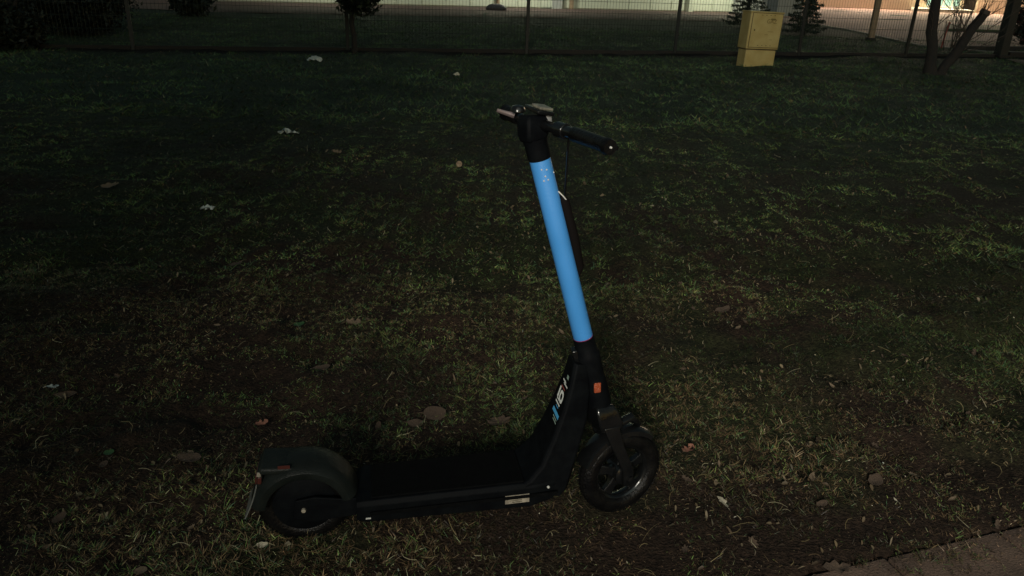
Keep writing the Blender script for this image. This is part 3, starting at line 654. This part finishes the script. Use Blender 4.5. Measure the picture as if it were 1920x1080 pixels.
def text(body_, size, loc, m, parent, name='lettering'):
    cu = bpy.data.curves.new('t', 'FONT'); cu.body = body_; cu.size = size; cu.align_x = 'CENTER'; cu.extrude = .001
    t = bpy.data.objects.new('t', cu); COL.objects.link(t); bpy.context.view_layer.update()
    me = bpy.data.meshes.new_from_object(t.evaluated_get(bpy.context.evaluated_depsgraph_get())); bpy.data.objects.remove(t)
    me.materials.clear(); me.materials.append(m)
    o = bpy.data.objects.new(name, me); COL.objects.link(o); o.parent = parent; o.location = loc; o.rotation_euler = (PI/2, 0, 0); return o
text('GAZ', .095, (.10, -.0232, .735), M_ink, dr)
for k, (x_, w_) in enumerate(((.10, .10), (.03, .07), (.13, .05))):
    b = MB(); b.box((x_, -.0225, .60-.05*k-.03*(k == 2)), (w_, .0016, .006)); b.build('small_print', M_ink, dr)
b = MB(); b.box((.12, -.0225, .80), (.09, .0016, .03)); b.build('stain', M_ink, dr)

# ------------------------------------------------------------------ fence
fa, fb_ = gp(250, 92), gp(1870, 107)
fd = (fb_-fa); fang = math.atan2(fd.y, fd.x)
fence = empty('mesh_fence', (fa.x, fa.y, 0), 0)
tag(fence, 'dark wire mesh fence with thin posts running across the top of the lawn', 'fence')
pts = [on_line(x, fa, fb_) for x in (250, 652, 987, 1264, 1497, 1697)]
dstep = fd.normalized()*3.0
pts = [pts[0]-dstep*3, pts[0]-dstep*2, pts[0]-dstep]+pts+[fb_]
FH = 1.75
for i, p in enumerate(pts[:-1]):
    l = p-fa; b = MB(); b.box((0, 0, FH/2), (.06, .045, FH+.1)); o = b.build('post', M_post, fence, bevel=.004)
    o.location = (l.x, l.y, 0); o.rotation_euler = (random.uniform(-.012, .012), random.uniform(-.015, .015), fang)
    b = MB(); b.box((0, 0, FH+.055), (.07, .055, .014)); c = b.build('post_cap', M_post, o)
    for z_ in (.35, 1.0, 1.5):
        b = MB(); b.box((0, -.026, z_), (.085, .012, .03)); b.build('clamp', M_post, o)
for i in range(len(pts)-1):
    a, c = pts[i]-fa, pts[i+1]-fa; Lp = (c-a).length; b = MB(); nv = int(Lp/.06)
    e = (c-a)/Lp
    for k in range(1, nv):
        q_ = a+e*(k*Lp/nv); b.tube([q_+Vector((0, 0, .10)), q_+Vector((0, 0, FH))], .0026, 4, False)
    for k in range(9):
        z_ = .12+k*.2
        b.tube([a+Vector((0, -.004, z_)), c+Vector((0, -.004, z_))], .0032, 4, False)
    o = b.build('mesh_panel', M_wire, fence, smooth=0, kind='stuff')
for i in range(len(pts)-1):
    a, c = pts[i]-fa, pts[i+1]-fa; b = MB(); m_ = (a+c)/2
    b.box((m_.x, m_.y, .0), ((c-a).length-.07, .05, .12), Matrix.Rotation(fang, 4, 'Z')); b.build('gravel_board', M_plinth, fence, bevel=.006)
# thick post at the right end
gpst = empty('gate_post', (fb_.x+.05, fb_.y, 0), fang); tag(gpst, 'thick dark square post at the far right end of the fence', 'post')
b = MB(); b.box((0, 0, 1.0), (.20, .20, 2.1)); b.build('shaft', mat('dark_green_steel', (.008, .009, .009), .6, (.014, .015, .013), 8), gpst, bevel=.01)
b = MB(); b.box((0, 0, 2.06), (.24, .24, .03)); b.build('cap', M_post, gpst, bevel=.005)
b = MB(); b.box((0, 0, .02), (.30, .30, .06)); b.build('footing', M_plinth, gpst, bevel=.01)
# fence line running on to the right beyond the thick post
f2 = empty('kerb_stones', (fb_.x, fb_.y, 0), fang); tag(f2, 'dark double kerb running right from the foot of the thick post', 'kerb')
for row, yy in enumerate((.0, 1.35)):
    for k in range(6):
        b = MB(); b.box((.75+k*1.005, yy, .03), (1.0, .14, .16)); b.build('kerb_stone', M_plinth, f2, bevel=.01)

# ------------------------------------------------------------------ trunk and sawn limb at right
def bumpy_tube(pts, radii, n, seed, amp=.08):
    R = random.Random(seed); b = MB(); b.tube(pts, radii, n)
    for i, v in enumerate(b.v):
        row = i//n; c = Vector(pts[row]); b.v[i] = c+(v-c)*(1+R.uniform(-amp, amp)+.06*math.sin(i % n*2.1))
    return b
def lerp_path(a, c, n, seed, wob):
    R = random.Random(seed); return [Vector(a).lerp(Vector(c), k/n)+Vector((R.uniform(-wob, wob), R.uniform(-wob, wob), 0))*(0 < k < n) for k in range(n+1)]
tp = gp(1745, 139); tr = empty('young_tree', (tp.x, tp.y, 0)); tag(tr, 'bare dark tree trunk with a sawn-off limb leaning right beside it', 'tree')
def at_depth(px, py, yy):       # point in the vertical plane y=yy seen at the pixel
    d = cF + r_*((px-960)/F) - u_*((py-540)/F); return Vector((0, 0, H))+d*(yy/d.y)
t1 = at_depth(1757, -40, tp.y)-tp; t2 = at_depth(1846, 24, tp.y)-tp
t1 = t1+t1.normalized()*1.6
pa = lerp_path((0, 0, -.1), t1, 12, 3, .02); ra = [.098-.035*k/12 for k in range(13)]; ra[0] = .15
bumpy_tube(pa, ra, 12, 1).build('trunk', M_bark, tr, smooth=60)
pb = lerp_path((.10, 0, -.1), t2, 9, 4, .018); rb = [.11]+[.090-.015*k/9 for k in range(9)]
lm = bumpy_tube(pb, rb, 12, 2).build('sawn_limb', M_bark, tr, smooth=60)
dl = (pb[-1]-pb[-2]).normalized()
b = MB(); b.tube([pb[-1]-dl*.02, pb[-1]+dl*.05], [.086, .078], 10); b.build('limb_stump_top', M_cutw, lm)
def twig(b, p, d, L_, r, R, depth=0):
    pts_ = [p]; 
    for k in range(4):
        d = (d+Vector((R.uniform(-.22, .22), R.uniform(-.22, .22), R.uniform(-.05, .18)))).normalized(); pts_.append(pts_[-1]+d*L_/4)
    b.tube(pts_, [r*(1-.18*k) for k in range(5)], 5, False)
    if depth < 2:
        for k in (1, 2, 3, 4):
            if R.random() < .8: twig(b, pts_[k], (d+Vector((R.uniform(-.9, .9), R.uniform(-.6, .6), R.uniform(-.1, .6)))).normalized(), L_*R.uniform(.4, .65), r*.6, R, depth+1)
Rt = random.Random(21)
def branch(p, d, L_, r, par):
    b = MB(); twig(b, Vector(p), Vector(d).normalized(), L_, r, Rt); b.build('branch', M_twig, par, smooth=60)
branch(pa[4], (-.6, -.1, .8), .9, .012, tr); branch(pa[5], (.7, -.1, .5), .9, .010, tr); branch(pa[7], (-.8, 0, .5), .8, .010, tr); branch(pa[8], (.8, .1, .6), .8, .010, tr)
for k_ in range(7): branch(pb[3+k_ % 6], (Rt.uniform(-1, 1), Rt.uniform(-.4, .4), Rt.uniform(.4, 1)), Rt.uniform(.6, 1.1), .008, tr)
for k_ in range(5): branch(pa[2+k_ % 4], (Rt.choice((-1, 1))*Rt.uniform(.4, 1), Rt.uniform(-.4, .4), Rt.uniform(.4, 1)), Rt.uniform(.6, 1.0), .008, tr)
branch(pb[5], (.9, 0, .5), 1.0, .009, tr); branch(pb[6], (-.6, 0, .8), .7, .009, tr); branch(pb[8], (.9, -.2, .6), .8, .009, tr); branch(pb[7], (.2, 0, 1), .9, .008, tr); branch(pb[3], (.9, .1, .7), .9, .008, tr)
# sapling shrub between trunk and limb, beyond the fence, with a red stake
sp = gp(1778, 96); ss = empty('bare_shrub', (sp.x, sp.y, 0)); tag(ss, 'leafless twiggy shrub between the trunk and the leaning limb', 'shrub')
for k in range(8): branch((Rt.uniform(-.12, .12), Rt.uniform(-.1, .1), 0), (Rt.uniform(-.5, .5), Rt.uniform(-.3, .3), 1.3), Rt.uniform(1.0, 1.5), .010, ss)
b = MB(); b.tube([(0, 0, -.05), (.03, 0, .33), (.07, 0, .60)], .020, 8); o = b.build('garden_stake', M_redst, label='short red painted stake in the ground right of the trunk', cat='stake'); q_ = gp(1764, 91); o.location = (q_.x, q_.y, 0)

# ------------------------------------------------------------------ foliage bodies
def crown(name, parent, blobs, n, size, seed, pal, cone=None):
    R = np.random.default_rng(seed); P_ = []
    w = np.array([b[3]*b[4]*b[5] for b in blobs], float)**.67; w /= w.sum()
    for (cx, cy, cz, rx, ry, rz), ww in zip(blobs, w):
        m = int(n*ww); v = R.normal(size=(m, 3)); v /= np.linalg.norm(v, axis=1)[:, None]; v *= (R.random(m)**.45*(.78+.34*R.random(m)))[:, None]
        P_.append(np.array([cx, cy, cz])+v*np.array([rx, ry, rz]))
    if cone:
        (h0, h1, r0) = cone; m = n; nb = 90; bi = R.integers(0, nb, m); bt = (np.arange(nb)/nb)**1.1; ba = np.arange(nb)*2.4+R.random(nb); bl_ = r0*(1-bt)*(.75+.45*R.random(nb))
        q = bl_[bi]*R.random(m)**.7; sp_ = .16*(1-q/np.maximum(bl_[bi], .01))*bl_[bi]+.02
        a = ba[bi]; tx, ty = -np.sin(a), np.cos(a); j = R.normal(0, 1, m)*sp_
        P_.append(np.stack([np.cos(a)*q+tx*j, np.sin(a)*q+ty*j, h0+(h1-h0)*bt[bi]-.25*q+.35*q*q+R.normal(0, .015, m)], 1))
    P_ = np.concatenate(P_); n = len(P_)
    a = R.normal(size=(n, 3)); a /= np.linalg.norm(a, axis=1)[:, None]; b_ = R.normal(size=(n, 3)); b_ = np.cross(a, b_); b_ /= np.linalg.norm(b_, axis=1)[:, None]
    s = (size*(.5+R.random(n)))[:, None]; 
    wd_ = .16 if cone else .42
    V = np.stack([P_-a*s, P_+b_*s*wd_, P_+a*s, P_-b_*s*wd_], 1).reshape(-1, 3); Q = np.arange(n)[:, None]*4+np.arange(4)
    c = np.array(pal)[R.choice(len(pal), n)]*(.55+.8*R.random(n))[:, None]
    o = fast_mesh(name, V, [Q], M_crown, np.repeat(c, 4, 0)); o.parent = parent; return o
DG = [[.012, .020, .014], [.008, .015, .012], [.018, .027, .014]]
def trunk_mb(h, r0, r1, seed): return bumpy_tube(lerp_path((0, 0, -.1), (0, 0, h), 6, seed, .02), [r0+(r1-r0)*k/6 for k in range(7)], 10, seed)
# ball tree at the fence
p = gp(664, 100); t = empty('ball_tree', (p.x, p.y, 0)); tag(t, 'small clipped ball tree on a thin stem at the fence', 'tree')
trunk_mb(1.1, .05, .04, 5).build('trunk', M_bark, t, smooth=60); crown('crown', t, [(.10, 0, 1.05, .42, .40, .46)], 4500, .045, 5, DG)
b = MB()
for k in range(9):
    a = k*.7; b.tube([(0, 0, .75), (.05+.2*math.cos(a), .2*math.sin(a), 1.0), (.1+.36*math.cos(a), .34*math.sin(a), 1.15)], [.015, .010, .004], 5)
b.build('branch', M_bark, t)
def conifer(px, py, h, r, seed, label):
    p = gp(px, py); t = empty('spruce', (p.x, p.y, 0)); tag(t, label, 'tree', 'young spruces beyond the fence')
    trunk_mb(h, .06, .02, seed).build('trunk', M_bark, t, smooth=60); crown('crown', t, [(0, 0, h*.5, .03, .03, h*.4)], 11000, .05, seed, [[.018, .034, .022], [.012, .024, .018], [.06, .07, .04]], (.12, h, r))
conifer(1398, 52, 2.6, .72, 7, 'young spruce directly behind the yellow cabinet'); conifer(1506, 66, 2.4, .55, 8, 'young spruce behind the fence post right of the yellow cabinet')
p = gp(362, 30); t = empty('round_shrub', (p.x, p.y, 0)); tag(t, 'dark rounded shrub in front of the left end of the pale wall', 'shrub')
crown('crown', t, [(0, 0, .55, .62, .6, .6), (.3, 0, 1.0, .5, .5, .6)], 5000, .07, 9, DG); trunk_mb(.7, .05, .03, 9).build('trunk', M_bark, t)
def bigshrub(px, py, blobs, n, seed, label, cat='shrub'):
    p = gp(px, py); t = empty('leafy_shrub', (p.x, p.y, 0)); tag(t, label, cat, 'dark shrubs at the upper left')
    crown('crown', t, blobs, n*2, .05, seed, [[.010, .016, .012], [.007, .012, .010], [.014, .02, .012]])
    for k in range(4):
        b = MB(); b.tube([(0, 0, -.05), (math.cos(k*1.6)*.2, math.sin(k*1.6)*.2, .6), (math.cos(k*1.6)*.5, math.sin(k*1.6)*.5, 1.3)], [.04, .03, .01], 6); b.build('stem', M_bark, t)
bigshrub(135, 66, [(.1, 0, .75, 1.15, .8, .8), (.55, .2, 1.4, 1.0, .9, .9), (-.5, 0, 1.6, .8, .8, .7)], 14000, 12, 'large dark leafy shrub filling the upper left near the fence')
bigshrub(18, 92, [(0, 0, .30, .55, .5, .36)], 6000, 13, 'low dark shrub at the left edge below the olive wall')
bigshrub(-60, 60, [(0, 0, 1.5, .95, .9, 1.0), (.7, .2, 1.95, 1.2, .8, .55)], 10000, 14, 'tall dark shrub overhanging the far upper left corner')
p = gp(1915, 84); t = empty('flowering_shrub', (p.x, p.y, 0)); tag(t, 'dark shrub with pale pink blossoms at the right edge behind the thick post', 'shrub')
crown('crown', t, [(.25, 0, .6, .62, .6, .62), (.3, 0, 1.1, .42, .4, .4)], 5000, .06, 15, DG+[[.10, .05, .05]]); crown('blossoms', t, [(.25, 0, .75, .6, .6, .6)], 170, .05, 16, [[.5, .35, .3], [.4, .25, .22]])
trunk_mb(.8, .04, .03, 9).build('trunk', M_bark, t)

# ------------------------------------------------------------------ courtyard and buildings
edge = [(-400, -2), (150, 12), (400, 23), (700, 29), (960, 33), (1320, 40), (1530, 47), (1585, 56), (1640, 68), (1720, 86), (1850, 99), (1930, 101), (2300, 118)]
ep = [gp(x, y) for x, y in edge]
vs = [(p.x, p.y, .012) for p in ep]+[(60, 14, .012), (60, 75, .012), (-60, 75, .012), (-60, ep[0].y, .012)]
b = MB(); b.add(vs, [tuple(range(len(vs)))]); o = b.build('courtyard_pavement', M_court, smooth=0, kind='structure')
b = MB()
for i in range(6, len(ep)-2):
    a, c = ep[i], ep[i+1]; d_ = c-a; b.box(((a.x+c.x)/2, (a.y+c.y)/2, .015), (d_.length, .10, .05), Matrix.Rotation(math.atan2(d_.y, d_.x), 4, 'Z'))
b.build('kerb', M_kerb, smooth=0, kind='structure')
# darker red paving apron between the lawn and the pale hall
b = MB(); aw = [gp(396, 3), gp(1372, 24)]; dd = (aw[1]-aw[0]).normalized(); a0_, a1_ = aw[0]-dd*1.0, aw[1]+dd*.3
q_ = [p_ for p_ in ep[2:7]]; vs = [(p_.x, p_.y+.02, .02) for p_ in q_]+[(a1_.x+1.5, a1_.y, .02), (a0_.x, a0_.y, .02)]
b.add(vs, [tuple(range(len(vs)))]); b.build('apron', mat('dark_red_paving', (.030, .014, .012), .9, (.045, .022, .018), 1.2, .3, 20), smooth=0, kind='structure')
# sandy footway strip that comes through at the right of the thick post
fp = [gp(x, y, .0) for x, y in ((1885, 113), (2150, 128), (2150, 150), (1960, 138))]
b = MB(); b.add([(q.x, q.y, .03) for q in fp], [(0, 1, 2, 3)]); b.build('footpath', M_slab, smooth=0, kind='structure')
# green verge in the courtyard at right
vp = [gp(x, y) for x, y in ((1775, 50), (1950, 54), (1950, 64), (1775, 59))]
b = MB(); b.add([(q.x, q.y, .02) for q in vp]+[(q.x, q.y, .09) for q in vp], [(4, 5, 6, 7), (0, 1, 5, 4), (1, 2, 6, 5), (2, 3, 7, 6), (3, 0, 4, 7)]); b.build('verge', mat('verge_turf', (.04, .06, .03), .9, (.06, .08, .04), 4, .6, 30), smooth=0, kind='structure')

w0, w1 = gp(396, 3), gp(1372, 24)
wd = w1-w0; wl = wd.length; wa = math.atan2(wd.y, wd.x)
bl = empty('pale_hall', (w0.x, w0.y, 0), wa); tag(bl, 'long low pale green clad building along the top of the picture', 'building')
b = MB(); b.box((wl/2, 4, 1.9), (wl, 8, 3.8)); b.build('wall', M_wallg, bl)
b = MB(); b.box((wl/2, 4, 3.85), (wl+.5, 8.5, .22)); b.build('roof', M_roof, bl, bevel=.02)
npan = int(wl/.9); pm = None
for k in range(npan):
    if pm is None: b = MB(); b.box((0, 0, 0), (wl/npan-.02, .03, 3.7)); pm = b.build('cladding_panel', M_wallg, bl, bevel=.005); o = pm
    else: o = pm.copy(); COL.objects.link(o); o.name = 'cladding_panel'
    o.location = ((k+.5)*wl/npan, -.02, 1.9)
def bx_at(px, nm, m, w, h, z0=0, dy=-.12, dep=.2):
    q_ = on_line(px, w0, w1); l = (q_-w0).dot(wd.normalized()); b = MB(); b.box((l, dy, z0+h/2), (w, dep, h)); return b.build(nm, m, bl, bevel=.01)
bx_at(1042, 'grey_column', M_grey, .38, 3.6); bx_at(1069, 'timber_post', M_wood, .12, 3.6); bx_at(932, 'downpipe', M_wood, .09, 3.6)
bx_at(1290, 'pale_column', M_wallg, .20, 3.6)
q_ = gp(930, 20); b = MB(); b.loft([[(x, y, z) for x, y in ((-.35*k, -.14*k), (.32*k, -.16*k), (.38*k, .12*k), (-.30*k, .15*k))] for z, k in ((0, 1), (.10, 1.05), (.19, .75), (.23, .3))])
o = b.build('rubbish_bag', mat('black_plastic_bag', (.015, .015, .018), .4, bump=.5, bscale=20), bevel=.03, label='dark sack lying at the foot of the pale building wall', cat='bag'); o.location = (q_.x, q_.y, .012)
# wall lamp above the frame lighting the pale wall
def wall_lamp(par, loc, energy, color, name='wall_lamp', tilt=-12, arm=0):
    if arm:
        b = MB(); b.tube([Vector(loc), Vector(loc)+Vector((0, -arm, .05))], .03, 8); b.build('lamp_arm', M_lamph, par); loc = Vector(loc)+Vector((0, -arm+.1, 0))
    b = MB(); b.box(Vector(loc)+Vector((0, -.14, 0)), (.36, .26, .10)); o = b.build(name, M_lamph, par, bevel=.01)
    b = MB(); b.box(Vector(loc)+Vector((0, -.15, -.056)), (.28, .18, .012)); b.build('lens', M_lampglow, o)
    ld = bpy.data.lights.new('lamp', 'AREA'); ld.shape = 'RECTANGLE'; ld.size = .28; ld.size_y = .18; ld.energy = energy; ld.color = color
    lo = bpy.data.objects.new('lamp_light', ld); COL.objects.link(lo); lo.parent = par; lo.location = Vector(loc)+Vector((0, -.15, -.07)); lo.rotation_euler = (math.radians(tilt), 0, 0)
wall_lamp(bl, (wl*.55, 0, 3.4), LAMPS['wall'], (1, .98, .80), tilt=42, arm=1.6); wall_lamp(bl, (wl*.95, 0, 3.4), LAMPS['wall']*1.2, (1, .98, .76), tilt=42, arm=1.6); wall_lamp(bl, (wl*.2, 0, 3.4), LAMPS['wall']*.45, (1, .98, .80), tilt=42, arm=1.6)
# grey annex corner seen above the cabinet
an = empty('grey_annex', gp(1432, 30), wa); tag(an, 'small grey rendered annex behind the yellow cabinet', 'building')
b = MB(); b.box((.75, 1.2, 1.6), (1.9, 2.4, 3.2)); b.build('wall', M_grey, an)
b = MB(); b.box((.75, 1.2, 3.25), (2.1, 2.6, .14)); b.build('roof', M_roof, an)
b = MB(); b.box((.30, -.03, 1.0), (.45, .06, 2.0)); b.build('door', mat('blue_grey_door', (.12, .15, .16), .6), an, bevel=.01)
# beige building at right with a lit entrance
e0, e1 = gp(1515, 12), gp(2050, 34)
ed = e1-e0; el = ed.length; ea = math.atan2(ed.y, ed.x)
be = empty('beige_building', (e0.x, e0.y, 0), ea); tag(be, 'pink beige rendered building with a lit glass entrance at the upper right', 'building')
def xl(px): return (on_line(px, e0, e1)-e0).dot(ed.normalized())
xw0, xw1, xd0, xd1 = xl(1734), xl(1799), xl(1803), xl(1829)
for (a, c) in ((-4, xw0), (xw1, xd0), (xd1, el+8)):
    b = MB(); b.box(((a+c)/2, 3, 2.2), (c-a-.004, 6, 4.4)); b.build('wall', M_beige, be)
b = MB(); b.box(((xw0+xd1)/2, 3, 3.6), (xd1-xw0-.01, 5.9, 1.6)); b.build('wall_above_entrance', M_beige, be)
b = MB(); b.box((el/2+2, 3, 4.5), (el+13, 6.6, .2)); b.build('roof', M_roof, be)
b = MB(); b.box(((xw0+xw1)/2, .5, .15), (xw1-xw0-.01, .9, .30)); b.build('window_sill', M_frame, be)
for k in range(4):
    a = xw0+(xw1-xw0)*k/4; c = xw0+(xw1-xw0)*(k+1)/4
    f = MB(); f.box(((a+.05), .30, 1.55), (.08, .08, 2.5)); fo = f.build('window_frame', M_frame, be, bevel=.01)
    g_ = MB(); g_.box(((a+c)/2+.04, .32, 1.55), (c-a-.09, .02, 2.46)); g_.build('pane', M_glass, fo)
b = MB(); b.box(((xd0+xd1)/2, .30, 1.4), (xd1-xd0-.01, .08, 2.8)); b.build('door', M_door, be, bevel=.01)
b = MB(); b.box(((xw0+xw1)/2-.2, -.6, .09), (xw1-xw0+1.0, 1.2, .16)); b.build('step', mat('pale_step', (.5, .5, .42), .8), be, bevel=.015)
wall_lamp(be, (xd1+1.2, 0, 3.6), LAMPS['entrance'], (1, .76, .54)); wall_lamp(be, (xw0-3.0, 0, 3.6), LAMPS['entrance']*.8, (1, .78, .56)); wall_lamp(be, (xw0+1.5, 0, 3.2), LAMPS['entrance']*.6, (1, .92, .60))
wall_lamp(be, (-1, 0, 3.6), LAMPS['entrance']*.4, (1, .78, .58))
# timber post beyond the fence
q_ = gp(1632, 76); o = empty('timber_post', (q_.x, q_.y, 0)); tag(o, 'lit tan timber post in the grass beyond the fence', 'post')
b = MB(); b.box((0, 0, 1.2), (.14, .12, 2.5)); b.build('shaft', M_wood, o, bevel=.01); b = MB(); b.box((0, 0, .03), (.2, .2, .08)); b.build('footing', M_plinth, o, bevel=.01)
# olive outbuilding glimpsed at upper left
q_ = gp(50, 52); o = empty('olive_shed', (q_.x, q_.y, 0)); tag(o, 'olive shed wall glimpsed between dark shrubs at the upper left', 'building')
b = MB(); b.box((-.2, 1.2, .62), (1.1, 1.6, 1.25)); b.build('wall', mat('olive_boards', (.16, .16, .10), .8, (.2, .2, .12), 4), o); b = MB(); b.box((-.2, 1.2, 1.30), (1.3, 1.8, .12)); b.build('roof', M_roof, o)

# ------------------------------------------------------------------ street lamp behind the photographer
sl_ = empty('street_lamp', (-.6, -6.8, 0)); tag(sl_, 'tall grey street lamp on the path behind the photographer', 'street lamp')
b = MB(); b.tube([(0, 0, -.1), (0, 0, 3.5), (-.1, .3, 3.85), (-.25, .7, 3.95)], [.07, .05, .04, .035], 14); b.build('pole', M_lamph, sl_)
b = MB(); b.box((-.32, .9, 3.94), (.26, .5, .09)); lh = b.build('lamp_head', M_lamph, sl_, bevel=.02)
b = MB(); b.box((-.32, .9, 3.89), (.20, .36, .012)); b.build('lens', M_lampglow, lh)
ld = bpy.data.lights.new('lamp', 'SPOT'); ld.energy = LAMPS['street']; ld.color = (1, .93, .80); ld.spot_size = math.radians(43); ld.spot_blend = 1.0; ld.shadow_soft_size = .9
lo = bpy.data.objects.new('lamp_light', ld); COL.objects.link(lo); lo.parent = sl_; lo.location = (-.32, .92, 3.82)
tgt = Vector((2.5, 6.4, .2)); org = Vector((-.92, -5.88, 3.82)); lo.rotation_euler = (tgt-org).to_track_quat('-Z', 'Y').to_euler()
